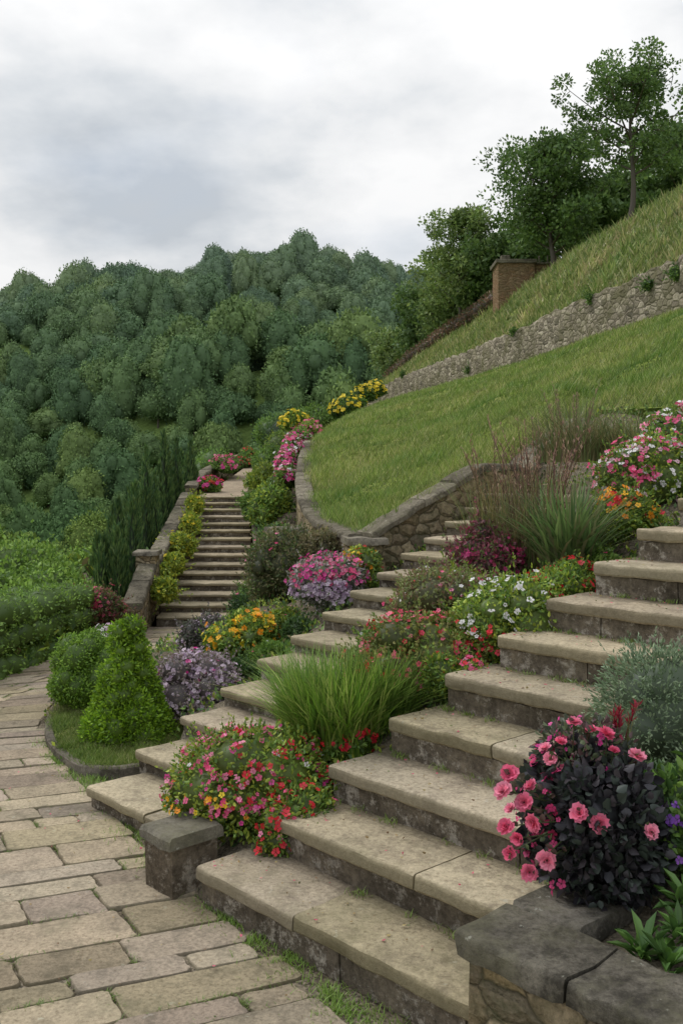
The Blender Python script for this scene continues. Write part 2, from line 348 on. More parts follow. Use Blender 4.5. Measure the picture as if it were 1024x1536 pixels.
SL=ruled(Lp,Up,200,90,.12,.1,1.2)
mb=MB();grid(mb,SL);mb.build('lawn',[LAWN],180)
Wt=Up+np.array([0,.12,.95]);SH=ruled(Wt,Gp,200,60,.25,.2,.8)
mb=MB();grid(mb,SH)
Bp=Gp+np.array([9,14,.3]);Bp2=Gp+np.array([40,40,-6])
grid(mb,ruled(Gp,Bp,100,20,.0,.1,.6));grid(mb,ruled(Bp,Bp2,60,10));mb.build('grassy_hillside',[HILLG],180)
def grass_on(name,S,n,h,w,cols,seed,power=1.5,ymax=60,parent=None,g=1.0):
    rs=np.random.default_rng(seed)
    c=(S[:-1,:-1]+S[1:,1:])/2;a=np.linalg.norm(np.cross(S[1:,:-1]-S[:-1,:-1],S[:-1,1:]-S[:-1,:-1]),axis=2)
    wt=a/np.maximum(c[:,:,1],3)**power*(c[:,:,1]<ymax);wt=wt.ravel();wt/=wt.sum()
    id_=rs.choice(len(wt),n,p=wt);i,j=np.unravel_index(id_,a.shape);u=rs.random((n,1));v=rs.random((n,1))
    P=(S[i,j]*(1-u)*(1-v)+S[i+1,j]*u*(1-v)+S[i,j+1]*(1-u)*v+S[i+1,j+1]*u*v)
    k=sn(P[:,0],P[:,1],2.1)+.7*sn(P[:,0],P[:,1],6.3,1)+.6*sn(P[:,0],P[:,1],15,3);k2=sn(P[:,0],P[:,1],.9,5)+.7*sn(P[:,0],P[:,1],4.1,2)
    hh=h*(1+.55*k)*rs.uniform(.5,1.4,n);hh=np.maximum(hh,h*.2)
    an=rs.uniform(0,2*np.pi,n);D=np.stack([np.cos(an),np.sin(an),np.zeros(n)],1);d2=unit(rs.normal(size=(n,3))*[1,1,0]+[.3,-.7,0])
    sc2=np.clip(P[:,1]/12,1,2.2)[:,None]
    V=np.stack([P-D*w*.5*sc2,P+D*w*.5*sc2,P+d2*hh[:,None]*.7+np.array([0,0,1])*hh[:,None]],1)
    C=pick(cols,n,rs,.3)*(1+.26*k)[:,None]*(1+np.clip(k2,-1,1)[:,None]*np.array([.34,.16,.36]))*g
    m=MB();m.add(V,np.arange(n*3).reshape(n,3),C);return m.build(name,[FOL],parent=parent)
GC=[(.19,.27,.055),(.25,.33,.08),(.36,.38,.15),(.15,.22,.05)]
grass_on('lawn_grass_blades',SL,190000,.085,.011,GC,1)
grass_on('hillside_grass_blades',SH,90000,.2,.03,[(.21,.27,.08),(.3,.34,.12),(.4,.38,.19),(.17,.23,.07)],2,1.2,80)
# ------------------------------------------------------------------ near terrain
pp=smoothpath([(-1.08,6.2,0),(-1.5,6.02,0),(-1.85,6.45,0),(-2.1,7.05,0),(-2.2,7.7,0),(-2.1,8.4,0),(-1.6,8.7,0),(-1.2,8.1,0),(-1.08,7.2,0),(-1.08,6.2,0)],2)
ctrl=np.array([(-.65,4.75,.05),(-.4,4.85,.22),(-.1,5.0,.38),(.2,5.2,.55),(.5,5.5,.75),(.85,5.75,.93),(1.2,6.0,1.1),(1.5,6.4,1.25),(1.9,6.6,1.5),(2.3,7,1.65),(2.8,7.5,1.9),(3.2,8.5,2.1),(2.85,10.6,2.42),(3.4,9.7,2.4),(4.2,8.2,2.45),(5.5,6.3,2.5),(2.3,10.5,1.95),(1.8,9.3,1.65),(2.2,8.5,1.75),
(-1.2,5.3,-.05),(-.9,6.1,.12),(-.5,6.6,.35),(0,7.2,.6),(.4,7.8,.8),(.95,8.7,1.1),(1.3,9.1,1.3),
(-1.0,7.2,.12),(-.8,8,.35),(-.5,9,.6),(-.1,8.6,.8),(.1,8.6,.85),(-.6,10.5,.6),(-.8,12,.4),(-.9,13.5,.3),(-1.2,16,.7),(-1.5,19,1.1),(-.7,14,1.2),(-.85,17,1.5),(-1.6,10,-.08),(-1.5,11.2,-.2),(-1.4,8.6,.0),(-2.0,7.5,.0),(-1.7,6.7,0),
(-1.5,20,1.4),(-1,22,1.8),(-1.5,30,2.2),(-.7,30,2.6),(-.5,40,3),(-2.5,40,2.2),(-2.2,19.5,1.15),(-2.2,26,1.45),(-2.5,34,1.8),(.5,45,3.4),(-2.9,16,.2),(-3.1,18,.4),(-3.1,20,.9),(-3.3,26,1.1),(-3.4,34,1.4),
(-4,4,-.06),(-5,8,-.1),(-3.4,10,-.15),(-3.6,12,-.4),(-3.2,13.5,-.4),(-5,12,-.9),(-8,12,-2.5),(-4.2,18,-1.0),(-4.2,23,-1.2),(-4.6,28,-1.8),(-5,22,-2.4),(-8,22,-4.5),(-12,10,-5),(-12,25,-8),(-12,0,-1.5),(-8,4,-.5),(-5,0,-.06),(0,0,-.06),(3,0,-.06),(-1,3,-.06),(0,3,-.06),(-2,5,-.06),(-5,33,-3.5),(-5,40,-4),(-8,33,-7),(-12,40,-10),(-5,48,-4),(-4,58,-4),(-8,58,-9),(-2,50,1),(1.2,1.5,-.06),(3,1.5,-.06),(5,2,.6),(-1.0,4.6,-.05)])
def idw(x,y,p=3.2):
    d=np.hypot(x[...,None]-ctrl[:,0],y[...,None]-ctrl[:,1])+.08;w=d**-p
    return (w*ctrl[:,2]).sum(-1)/w.sum(-1)
pathpoly=np.vstack([rr[::8],ll[::8][::-1]]);lawnpoly=np.vstack([Lp,Up[::-1]])
def nearz(x,y):
    z=idw(x,y)+.01*sn(x,y,9)
    s,b=sb(x,y);n=np.clip(np.floor((s-2.17)/.318),0,13)
    m=(s>2.5)&(b>-3.64+.077*n+.04)&(s<6.6);z=np.where(m,np.minimum(z,.17*n-.32),z)
    k=np.clip(np.floor((s-2.38)/.358),0,14);m=(s>2.8)&(b>-4.93-.075*k-.02)&(b<-4.02)&(s<7.7);z=np.where(m,np.minimum(z,.115*k-.25),z)
    z=np.where((s<2.6)&(x>-2.3),-.012+.003*sn(x,y,14),z)
    z=np.where((s<2.85)&(b<-3.9)&(x>-2.3),-.014,z)
    z=np.where(inpoly(x,y,pathpoly),zpath(y)-.013,z)
    z=np.where(inpoly(x,y,pp),-.03,z);z=np.where((x<-1.05)&(y<7)&(x>-2.3),np.minimum(z,-.014),z)
    z=np.where(inpoly(x,y,lawnpoly),np.minimum(z,-.6),z)
    z=np.where((x>-3.0)&(x<-1.2)&(y>11.5)&(y<13.7),np.minimum(z,zpath(y)-.03),z)
    f=np.clip((y-13.5)/5.5,0,1);m=(y>13.3)&(y<19.4)&(x>-2.75-.27*f)&(x<-1.05-.6*f);z=np.where(m,np.minimum(z,-.3+1.52*f-.5),z)
    return z
gx=np.concatenate([np.arange(-12,-5,.5),np.arange(-5,5.6,.07)]);gy=np.concatenate([np.arange(0,20,.07),np.arange(20,60,.3)])
X,Y=np.meshgrid(gx,gy,indexing='ij');Z=np.concatenate([nearz(X[:,i:i+60],Y[:,i:i+60]) for i in range(0,len(gy),60)],1)
mb=MB();grid(mb,np.stack([X,Y,Z],-1));mb.build('garden_soil',[SOIL],180)
cen=np.array([-1.6,7.2,.0]);t=np.linspace(0,1,30)[None,:,None];S=(cen*(1-t)+pp[:,None]*t);S[:,:,2]=.03+.07*(1-t[...,0]**2)+.01*sn(S[:,:,0],S[:,:,1],4)
mb=MB();grid(mb,S);lo=mb.build('lawn',[LAWN],180)
grass_on('grass_blades',S,34000,.035,.006,GC,5,.1,parent=lo)
mb=MB();sweep(mb,pp[:len(pp)*2//3]*[1,1,0],[(-.05,-.05),(-.05,.04),(-.04,.05),(.0,.05),(.01,.04),(.01,-.05)],(.8,.8,.8),0,.004,8,.07);mb.build('lawn_kerb',[COPE],40)
# ------------------------------------------------------------------ walls
def cope_wall(name,path,w,h,mat,ch=.07,ov=.03,amp=.014,step=.12,cmat=COPE):
    mb=MB();p=np.asarray(path,float)
    sweep(mb,p,[(-w/2,-h),(-w/2,-ch),(w/2,-ch),(w/2,-h)],(1,1,1),0,amp,7,step)
    P=resample(p,.02);i=0
    while i<len(P)-4:
        j=min(i+int(R0.uniform(20,45)),len(P)-1)
        if len(P)-j<12:j=len(P)-1
        q=w/2+ov;g=R0.uniform(.7,1.25)
        seg=P[i:j+1].copy();seg=seg[1:] if len(seg)>3 else seg
        seg[:,2]+=R0.uniform(-.008,.008)
        sweep(mb,seg,[(-q,-ch),(-q,-.02),(-q+.012,-.004),(-q+.03,0),(q-.03,0),(q-.012,-.004),(q,-.02),(q,-ch)],(g,g,g*.95),1,.011,6,.06);i=j
    return mb.build(name,[mat,cmat],40)
low=smoothpath([*Lp[3:8]],2)
cope_wall('coped_retaining_wall',low+[0,0,.05],.18,.95,WALLNEAR,.06,.02)
cope_wall('coped_retaining_wall',[Lp[7]+[.02,-.02,.06],Lp[8]+[0,0,.06],Lp[9]+[0,0,.06],Lp[9]+[.38,.1,.06]],.2,.85,WALLNEAR)
cope_wall('coped_retaining_wall',[Lp[9]+[.42,.15,.02],Lp[10]+[.1,0,.05],Lp[11]+[0,0,.1],Lp[11]+[.25,.1,.25]],.2,.7,WALLNEAR)
mb=MB();up=dens(Up,120);up[:,2]+=.05*np.array([noise.noise(Vector(p*1.1)) for p in up]);sweep(mb,up+[0,0,1.03],[(-.2,-1.6),(-.17,-.3),(-.16,-.02),(-.1,.04),(.15,.03),(.2,-.1),(.2,-1.6)],(1,1,1),0,.11,2.3,.18);mb.build('stone_retaining_wall',[WALLFAR],50)
cope_wall('stone_parapet_wall',[(-2.62,12.5,.12),(-2.66,13.5,.42),(-2.7,14.1,.55)],.2,.75,WALLNEAR,.08)
cope_wall('stone_parapet_wall',[(-2.7,14.3,.5),(-2.8,16.5,.86),(-2.94,19.1,1.3)],.18,.8,WALLNEAR,.08)
cope_wall('stone_parapet_wall',[(-1.05,13.4,.1),(-1.32,16.0,.75),(-1.66,19.1,1.35)],.14,.6,WALLNEAR,.05)
cope_wall('garden_path_wall',[(-2.95,19.6,1.42),(-3.25,23,1.62),(-3.35,27,1.85),(-3.2,34,2.2)],.2,.9,WALLNEAR,.06)
mb=MB();P=dens(np.array([(-2.25,19.3,1.225),(-2.3,23,1.35),(-2.35,28,1.6),(-2.5,34,1.9)]),20);sweep(mb,P,[(-.5,-.1),(-.5,0),(.5,0),(.5,-.1)],(.95,.9,.85),0,.01,3,.3);mb.build('stone_path',[PAVE],40)
def pier(name,c,wx,wy,h,ang,capo=.03,ch=.06,mat=WALLNEAR,cm=COPE):
    mb=MB();u=np.array([math.cos(ang),math.sin(ang),0]);c=np.array(c,float)
    sweep(mb,[c-u*wx/2+[0,0,h-ch],c+u*wx/2+[0,0,h-ch]],[(-wy/2,-h-.1),(-wy/2,0),(wy/2,0),(wy/2,-h-.1)],(.9,.88,.85),0,.014,9,.05)
    q=wy/2+capo
    sweep(mb,[c-u*(wx/2+capo)+[0,0,h],c+u*(wx/2+capo)+[0,0,h]],[(-q,-ch),(-q,-.018),(-q+.015,0),(q-.015,0),(q,-.018),(q,-ch)],(1.1,1.1,1.1),1,.011,8,.04)
    return mb.build(name,[mat,cm],40)
angb=math.atan2(-.731,.682)
pier('stone_pier',SB(2.56,-3.80,0),.21,.25,.27,angb,.02,.055,RISER,COPED)
pier('stone_pier',(-2.7,13.95,0),.28,.3,.66,0)
pier('stone_pier',(-.55,9.9,.75),.3,.3,.5,.3)
pier('stone_pier',(.2,8.72,.75),.3,.26,.5,.2)
mb=MB()
def box_sb(mb,s0,s1,b0,b1,z0,z1,mat,col=(1,1,1),amp=.01):
    sweep(mb,[SB(s0,b0,z1),SB(s0,b1,z1)],[(0,z0-z1),(0,-.014),(.006,-.005),(.016,0),((s1-s0)/2,.001),(s1-s0-.016,0),(s1-s0,-.012),(s1-s0,z0-z1)],col,mat,amp,9,.035)
box_sb(mb,2.40,2.62,-2.0,1.0,-.05,.385,0);box_sb(mb,2.62,3.62,-2.0,-1.8,-.05,.386,0)
x=-2.03
for l in (.42,.36,.5,.4,.45,.5,.4):
    g=R0.uniform(.8,1.25);z_=R0.uniform(-.006,.006);box_sb(mb,2.37+R0.uniform(-.008,.008),2.65,x,x+l-.01,.388,.46+z_,1,(g,g,g*.96),.014);x+=l
x=2.66
for l in (.34,.38,.3): box_sb(mb,x,x+l-.008,-2.03,-1.77,.388,.462,1,(.95,.95,.95),.014);x+=l
mb.build('stone_planter',[WALLNEAR,COPED],40)
ss=np.linspace(2.6,4.05,30);bb=np.linspace(-1.82,1.1,30);S_,B_=np.meshgrid(ss,bb,indexing='ij')
P=np.stack([A[0]*S_+Bv[0]*B_,A[1]*S_+Bv[1]*B_,.38+np.clip(S_-3.0,0,2)*.62+.02*sn(S_,B_,8)],-1);mb=MB();grid(mb,P);mb.build('planter_soil',[SOIL],180)
# ------------------------------------------------------------------ plants
G1=[(.07,.13,.025),(.1,.18,.03),(.14,.22,.04)]
GY=[(.18,.24,.03),(.25,.3,.04),(.12,.19,.03)]
GD=[(.035,.07,.02),(.05,.1,.025),(.07,.12,.03)]
RED=[(.68,.015,.03),(.75,.03,.05)];PINK=[(.85,.13,.3),(.9,.28,.45),(.8,.07,.22)];MAG=[(.65,.03,.27),(.8,.09,.38)]
ORG=[(.95,.33,.01),(.95,.5,.02)];YEL=[(.9,.68,.03)];WHT=[(.85,.82,.82)];LAV=[(.55,.43,.55),(.66,.55,.64),(.42,.28,.42)]
def bush(name,c,rad,K,nl,ls,cols,fl=(),seed=0,flat=.6,core=.8,asp=.5,zmin=-.5,simple=False,tone=.28,lo=.35,hi=.78,stems=0,shell=(.8,1.1)):
    rs=np.random.default_rng(seed);mb=MB();cen,r=ell_lumps(c,rad,K,rs,zmin,lo,hi)
    P,d=lump_leaves(mb,cen,r,nl,ls,cols,rs,flat,core,asp,simple,tone,shell)
    if stems:
        i=rs.choice(len(P),stems);up=unit(d[i]+[0,0,.5]);L=rs.uniform(.5,1.6,stems)*ls*3
        for p,u,l in zip(P[i],up,L):
            tube(mb,[p-u*l*.3,p+u*l*.5,p+u*l],[ls*.04,ls*.03,ls*.02],np.mean(cols,0),4)
            q=p+u*l*rs.uniform(.2,1,(6,1));a,b=orient(np.tile(u,(6,1)),rs,.4);leaf(mb,q,a,b,ls*.8,asp,pick(cols,6,rs))
    for (n,fr,fc,*z) in fl:
        n=int(n*1.35);fr=fr*.88
        ok=d[:,2]>-.25
        if z and z[0] is not None:
            lo_=np.array(c)+np.array(rad)*np.array(z[0][:3]);hi_=np.array(c)+np.array(rad)*np.array(z[0][3:]);ok&=((P>=lo_)&(P<=hi_)).all(1)
        I=np.nonzero(ok)[0]
        if len(I)==0:continue
        seeds=P[rs.choice(I,max(3,n//7))];Q=P[I];D=np.min(np.linalg.norm(Q[:,None]-seeds[None],axis=2),axis=1)
        w=np.exp(-(D/(fr*3.5))**2)+.06;j=I[rs.choice(len(I),n,p=w/w.sum())]
        flowers(mb,P[j]+d[j]*(ls*.45+fr*.3)+rs.normal(size=(n,3))*fr*.6,d[j],fr,fc,rs)
    return mb.build(name,[FOL])
bush('flowering_bush',(-.43,4.86,.34),(.41,.34,.28),26,11000,.026,GY+G1+GY,[(220,.016,PINK,(-1.1,-1.1,-.2,.3,1.1,1.3)),(90,.015,WHT+PINK),(80,.02,RED,(-.2,-1.1,-1,1.2,1.1,.9)),(80,.014,YEL+ORG,(-1.1,-1.1,-.9,0,.8,.2)),(70,.014,MAG)],1,stems=160)
bush('flowering_bush',(-.22,4.56,.24),(.2,.17,.2),12,3200,.025,G1+GY,[(80,.018,RED),(25,.015,PINK)],2,stems=50)
bush('red_flower_bush',(.03,5.0,.52),(.13,.12,.11),7,1100,.025,G1,[(44,.021,RED)],3)
bush('flowering_bush',(.42,5.5,.8),(.42,.34,.26),22,9000,.026,[(.16,.15,.04),(.1,.15,.03),(.18,.2,.05)],[(320,.017,[(.8,.07,.14),(.85,.18,.28)]),(110,.016,RED)],4,stems=220)
bush('flowering_bush',(.6,5.2,.74),(.2,.18,.2),10,3000,.026,G1+GY,[(100,.019,PINK+RED)],41,stems=40)
bush('yellow_green_shrub',(.95,5.55,.97),(.4,.32,.3),24,10000,.028,GY+GY+G1,[(70,.02,WHT,(-1,-1,.0,.6,.6,1.3)),(50,.018,RED,(-.8,-1,-.6,1,1,.2))],5,stems=180)
bush('shrub',(.62,5.95,1.03),(.34,.28,.28),14,6500,.024,[(.15,.18,.06),(.2,.23,.08),(.2,.13,.08)],[(60,.014,RED+PINK),(40,.017,WHT)],42,core=.7,stems=300)
bush('geranium_bush',(1.3,5.8,1.13),(.25,.22,.2),13,4000,.028,GY+G1,[(100,.023,RED,(-1,-1,0,1,1,1.3))],6,stems=30)
bush('amaranth_bush',(.98,6.5,1.22),(.26,.24,.3),16,5000,.033,[(.12,.05,.05),(.2,.06,.08),(.1,.13,.04)],[(150,.017,[(.5,.04,.18),(.45,.04,.12)])],7,stems=160)
bush('pink_flower_bush',(2.2,7.1,1.74),(.44,.32,.36),24,8000,.03,G1+GY,[(320,.025,PINK+WHT,(-1.1,-1.1,-.5,1.1,1.1,1.3)),(110,.024,WHT+[(.85,.55,.65)])],8,stems=120)
bush('pink_flower_bush',(2.65,7.5,2.08),(.42,.3,.32),16,5000,.03,G1,[(220,.027,PINK+WHT)],81,stems=70)
bush('marigold_bush',(1.88,6.55,1.48),(.28,.24,.22),14,5000,.028,GY+G1,[(80,.024,ORG),(16,.026,RED)],9,stems=50)
bush('pink_flower_bush',(-.1,8.2,.88),(.34,.28,.27),22,6000,.028,[(.3,.28,.27),(.2,.2,.17),(.1,.15,.05)],[(360,.02,LAV,(-1.1,-1.2,-1,.5,1.2,.25)),(320,.021,PINK+MAG,(-1.1,-1.1,.1,1.1,1.1,1.3))],10,stems=40)
bush('marigold_bush',(.15,8.3,.98),(.22,.22,.22),10,3000,.03,GY+G1,[(90,.022,ORG+YEL+RED)],11)
bush('marigold_bush',(-.78,8.0,.5),(.29,.26,.24),15,5000,.032,GY+G1,[(110,.029,ORG+YEL)],12,stems=30)
bush('aster_bush',(-1.02,7.05,.3),(.33,.28,.28),20,6000,.027,[(.22,.17,.17),(.16,.15,.11),(.3,.25,.27)],[(420,.017,LAV+[(.7,.55,.66)]),(40,.018,MAG)],13,stems=120)
bush('aster_bush',(-1.1,8.3,.4),(.24,.22,.24),12,3000,.03,[(.12,.1,.1),(.08,.09,.06)],[(110,.015,LAV)],14,stems=50)
bush('barberry_shrub',(-.55,9.3,.85),(.32,.3,.42),17,6500,.033,[(.1,.11,.05),(.17,.15,.07),(.08,.12,.03)],[(15,.02,PINK)],15,stems=240)
bush('barberry_shrub',(-.2,9.2,1.0),(.2,.2,.3),10,3500,.03,[(.12,.12,.05),(.18,.15,.08)],[],151,stems=120)
for i,(x,y,z,r,c) in enumerate([(-.55,7.5,.42,.16,G1),(-.75,7.35,.35,.15,GD),(-.45,8.3,.6,.18,GY),(-.95,8.9,.35,.22,G1),(-.85,9.8,.45,.25,GD),(-.85,10.8,.45,.27,G1),(-.9,12,.35,.27,GY),(-.35,7.9,.55,.14,GD),(.15,5.6,.62,.14,GY),(1.55,6.15,1.25,.16,G1),(1.65,6.9,1.4,.22,GD),(.75,6.3,1.1,.2,GY),(.3,6.0,.8,.2,G1),(-.8,13.1,.5,.3,G1)]):
    bush('low_shrub',(x,y,z),(r,r,r*.8),9,2600,.03,c,[(14,.014,WHT+PINK)],500+i,stems=60)
bush('round_boxwood',(-1.95,7.6,.3),(.29,.29,.31),60,18000,.02,[(.12,.22,.02),(.17,.28,.03),(.08,.15,.02)],[],16,core=.88,zmin=-1,tone=.12,lo=.62,hi=.82,shell=(.8,1.18))
rs=np.random.default_rng(17);mb=MB();cc=[];rd=[]
for z in np.linspace(.1,.8,14):
    r=.3*(1-(z-.02)/.95)**.9;k=max(1,int(9*r/.3))
    for a in range(k):
        th=2*np.pi*a/k+rs.uniform(-.3,.3);q=r*.66;cc.append((-1.43+q*math.cos(th),6.72+q*math.sin(th),z+rs.uniform(-.02,.02)));rd.append(max(.055,r*.42)*rs.uniform(.8,1.25))
cc.append((-1.43,6.72,.84));rd.append(.035)
lump_leaves(mb,cc,rd,19000,.025,[(.14,.25,.015),(.2,.32,.02),(.09,.17,.015)],rs,.3,.86,.45,tone=.14,shell=(.8,1.15));mb.build('cone_topiary',[FOL])
bush('red_flower_bush',(-3.0,12.2,.05),(.38,.3,.3),14,3500,.045,[(.1,.14,.04),(.16,.07,.05)],[(190,.026,[(.5,.05,.1),(.65,.12,.2)])],18,stems=40)
bush('white_flower_bush',(-2.5,10.6,-.02),(.3,.22,.18),10,2200,.035,G1,[(170,.022,WHT+[(.85,.55,.75)])],19)
for i,(x,y,z,r) in enumerate([(-2.42,13.6,.15,.17),(-2.46,14.6,.35,.2),(-2.5,15.7,.58,.21),(-2.55,16.8,.82,.2),(-2.66,18,1.08,.2)]):
    bush('golden_privet_shrub',(x,y,z),(r*.9,r*1.9,r),10,2400,.05,GY+[(.35,.38,.04)],[(14,.03,YEL)],30+i,stems=40)
def juniper(name,base,H,r,seed,n=4200):
    rs=np.random.default_rng(seed);mb=MB();b=np.array(base,float);K=5
    for k in range(K):
        a=k*2.5+rs.uniform(-.4,.4);q=r*(.15 if k==0 else rs.uniform(.45,.8));h=H*(1 if k==0 else rs.uniform(.6,.9));off=np.array([math.cos(a)*q,math.sin(a)*q,0]);m=n//K
        t=rs.random(m)**.85;ph=rs.uniform(0,2*np.pi,m);w=r*.48*np.sin(np.pi*np.clip(t*.8+.2,0,1))**.8*rs.uniform(.8,1.1,m)
        P=b+off*(1+.25*t[:,None])+np.stack([np.cos(ph)*w,np.sin(ph)*w,t*h],1)
        D=np.stack([np.cos(ph)*.6,np.sin(ph)*.6,np.full(m,2.4)],1);L=unit(D+rs.normal(size=(m,3))*.3);W=unit(np.cross(L,rs.normal(size=(m,3))))
        leaf(mb,P,L,W,.12*rs.uniform(.5,1.2,m),.2,pick([(.035,.075,.025),(.06,.11,.03),(.09,.14,.04)],m,rs)*rs.uniform(.8,1.25),simple=True)
        tube(mb,[b+off-[0,0,.4],b+off*1.1+[0,0,h*.5],b+off*1.2+[0,0,h*.93]],[r*.3,r*.32,.01],(.03,.05,.02),7)
    mb.build(name,[FOL])
for i,(x,y,z,H,r) in enumerate([(-3.05,13.4,-.35,1.35,.22),(-3.1,14.8,-.3,1.85,.24),(-3.22,16.3,-.2,2.3,.25),(-3.2,17.8,-.1,2.5,.24),(-3.2,19.2,.3,2.0,.22),(-3.6,15.4,-.5,1.5,.25),(-3.7,17.2,-.4,1.8,.25),(-3.2,21,.7,1.6,.22)]):
    juniper('juniper',(x,y,z),H,r,50+i)
bush('pink_flower_bush',(-2.7,20.4,1.35),(.22,.3,.22),8,1500,.06,G1,[(90,.042,MAG+RED)],60)
bush('pink_flower_bush',(-2.95,25.5,1.8),(.35,1.3,.25),12,2500,.07,G1,[(110,.045,MAG+PINK)],61)
bush('shrub',(-2.9,31,1.9),(.4,1.5,.35),12,2500,.09,G1,[(60,.045,RED)],62)
bush('shrub',(-1.0,14.2,1.2),(.3,.4,.42),14,4500,.05,G1+GY,[],63,stems=60)
bush('shrub',(-.85,12.6,.85),(.28,.4,.25),12,3500,.05,G1+GD,[(20,.03,PINK)],631,stems=60)
for i,(x,y,z,rx,ry,rz) in enumerate([(-.82,14.6,1.62,.17,.5,.24),(-.85,16,1.85,.18,.6,.25),(-.88,17.8,2.1,.2,.7,.25),(-.85,20,2.35,.25,.9,.25)]):
    bush('pink_flower_border',(x,y,z),(rx,ry,rz),9,2400,.05,G1,[(180,.035,PINK+MAG+WHT)],64+i)
bush('shrub',(-.72,23,2.6),(.25,1.2,.25),9,2200,.05,GY,[(50,.04,PINK)],69)
for i,(x,y,z,r,c) in enumerate([(-1.4,16.5,1.1,.3,G1),(-1.5,19,1.5,.35,GY),(-1.45,21.5,1.8,.45,G1),(-1.3,25,2.2,.6,GY+G1),(-1.5,29,2.5,.8,GD),(-2.0,36,2.7,1.1,G1),(-1.0,34,3.0,.8,G1),(-.4,42,3.3,1.2,GD),(-4.0,22,.3,.9,GD+G1),(-4.3,27,.6,1.2,GD+G1),(-4.2,33,1.0,1.3,G1),(-4.6,24.5,-.3,1.0,G1),(-5.0,30,-.6,1.5,GD+G1)]):
    bush('shrub',(x,y,z),(r,r*1.3,r),14,5500,.055 if y<30 else .09,c,[],80+i,simple=True,stems=60)
bush('yellow_flower_bush',(-1.12,23.6,2.78),(.34,.38,.27),10,2200,.06,G1+GY,[(110,.05,YEL)],95)
for i,(x,y,z) in enumerate([(.35,36,4.0),(.85,38,4.35),(1.3,41,4.75),(.1,34,3.65)]):
    bush('yellow_flower_bush',(x,y,z),(.5,.7,.38),9,2000,.09,G1+GD,[(70,.075,YEL)],97+i)
def tuft(name,c,r,n,h,w,lean,cols,seed,plume=None):
    rs=np.random.default_rng(seed);mb=MB();a=rs.uniform(0,2*np.pi,n);q=r*np.sqrt(rs.random(n))
    P=np.array(c)+np.stack([np.cos(a)*q,np.sin(a)*q,np.zeros(n)],1);a2=a+rs.normal(size=n)*.7
    D=np.stack([np.cos(a2),np.sin(a2),np.zeros(n)],1);H=h*rs.uniform(.45,1.15,n);le=lean*rs.uniform(.2,1.6,n)*(q/r*.7+.4)
    blades(mb,P,H,w,D,le,pick(cols,n,rs,.35))
    if plume:
        pn,ph,pc=plume;a=rs.uniform(0,2*np.pi,pn);q=r*np.sqrt(rs.random(pn))
        for k in range(pn):
            D=np.array([math.cos(a[k]),math.sin(a[k]),0]);b=np.array(c)+D*q[k]*.6;hh=ph*rs.uniform(.7,1.1);le=.35*rs.random()
            pts=[b+D*le*hh*t*t+np.array([0,0,hh*t]) for t in np.linspace(0,1,6)];tube(mb,pts,[.003]*5+[.001],np.array(pc[0])*.8,3)
            m=26;t=rs.uniform(.55,1.0,m)[:,None];Q=b+D*le*hh*t*t+np.array([0,0,1])*hh*t;L=unit(rs.normal(size=(m,3))*.5+[0,0,1.2]);W=unit(np.cross(L,rs.normal(size=(m,3))))
            leaf(mb,Q,L,W,.035,.2,pick(pc,m,rs),simple=True)
    return mb.build(name,[FOL])
tuft('ornamental_grass',(.0,5.15,.44),.23,1900,.5,.011,.6,[(.14,.24,.03),(.2,.3,.05),(.09,.17,.025),(.25,.3,.08)],20)
tuft('ornamental_grass',(.22,5.25,.55),.16,900,.42,.01,.65,[(.1,.18,.03),(.15,.22,.05)],21)
tuft('ornamental_grass',(-.2,5.35,.42),.12,500,.5,.009,.5,[(.15,.25,.05)],211)
tuft('yucca_plant',(1.42,6.25,1.18),.16,460,.62,.026,.6,[(.08,.14,.045),(.12,.18,.06),(.18,.19,.09)],22)
tuft('fountain_grass',(1.3,6.6,1.15),.28,500,.8,.007,.45,[(.17,.13,.06),(.2,.17,.09),(.12,.15,.05)],23,(45,.98,[(.2,.11,.085),(.3,.2,.14)]))
tuft('fountain_grass',(1.1,6.9,1.2),.25,350,.7,.007,.4,[(.2,.17,.07),(.12,.15,.05)],24,(18,.85,[(.22,.14,.09)]))
tuft('fountain_grass',(2.05,8.8,1.9),.35,700,.6,.009,.7,[(.2,.17,.09),(.13,.14,.06),(.1,.14,.05)],25,(15,.65,[(.25,.18,.12)]))
tuft('fountain_grass',(2.5,8.6,1.95),.3,500,.45,.009,.7,[(.2,.19,.08),(.1,.14,.05)],26)
rs=np.random.default_rng(33);mb=MB();c0=np.array([.86,3.45,.66]);cen_,r_=ell_lumps(c0,(.24,.22,.26),22,rs,-.8)
DK=[(.024,.022,.026),(.04,.034,.038),(.035,.045,.035)]
P,d=lump_leaves(mb,cen_,r_,5600,.038,DK,rs,.5,.7,.75,tone=.2,shell=(.75,1.25))
P2,d2=lump_leaves(mb,*ell_lumps((.86,3.5,.88),(.17,.15,.14),10,rs,-.5),1300,.028,[(.08,.1,.05),(.05,.06,.04),(.12,.07,.07)],rs,.4,0,.5,shell=(.5,1.2))
PK=[(.9,.16,.3),(.94,.32,.45),(.9,.22,.36)]
roses=[(.56,3.35,.87),(.70,3.35,.92),(.63,3.35,.83),(.92,3.38,.94),(.99,3.35,.93),(.79,3.4,1.03),(.74,3.38,.97),(.56,3.33,.76),(.62,3.25,.74),(.57,3.25,.69),(.66,3.22,.63),(.60,3.2,.6),(.55,3.28,.63),(.99,3.2,.73),(.83,3.22,.75),(.86,3.45,.99),(.53,3.3,.83),(.76,3.2,.79),(.54,3.3,.71),(.67,3.3,.97),(.6,3.3,.79),(.9,3.4,.99)]
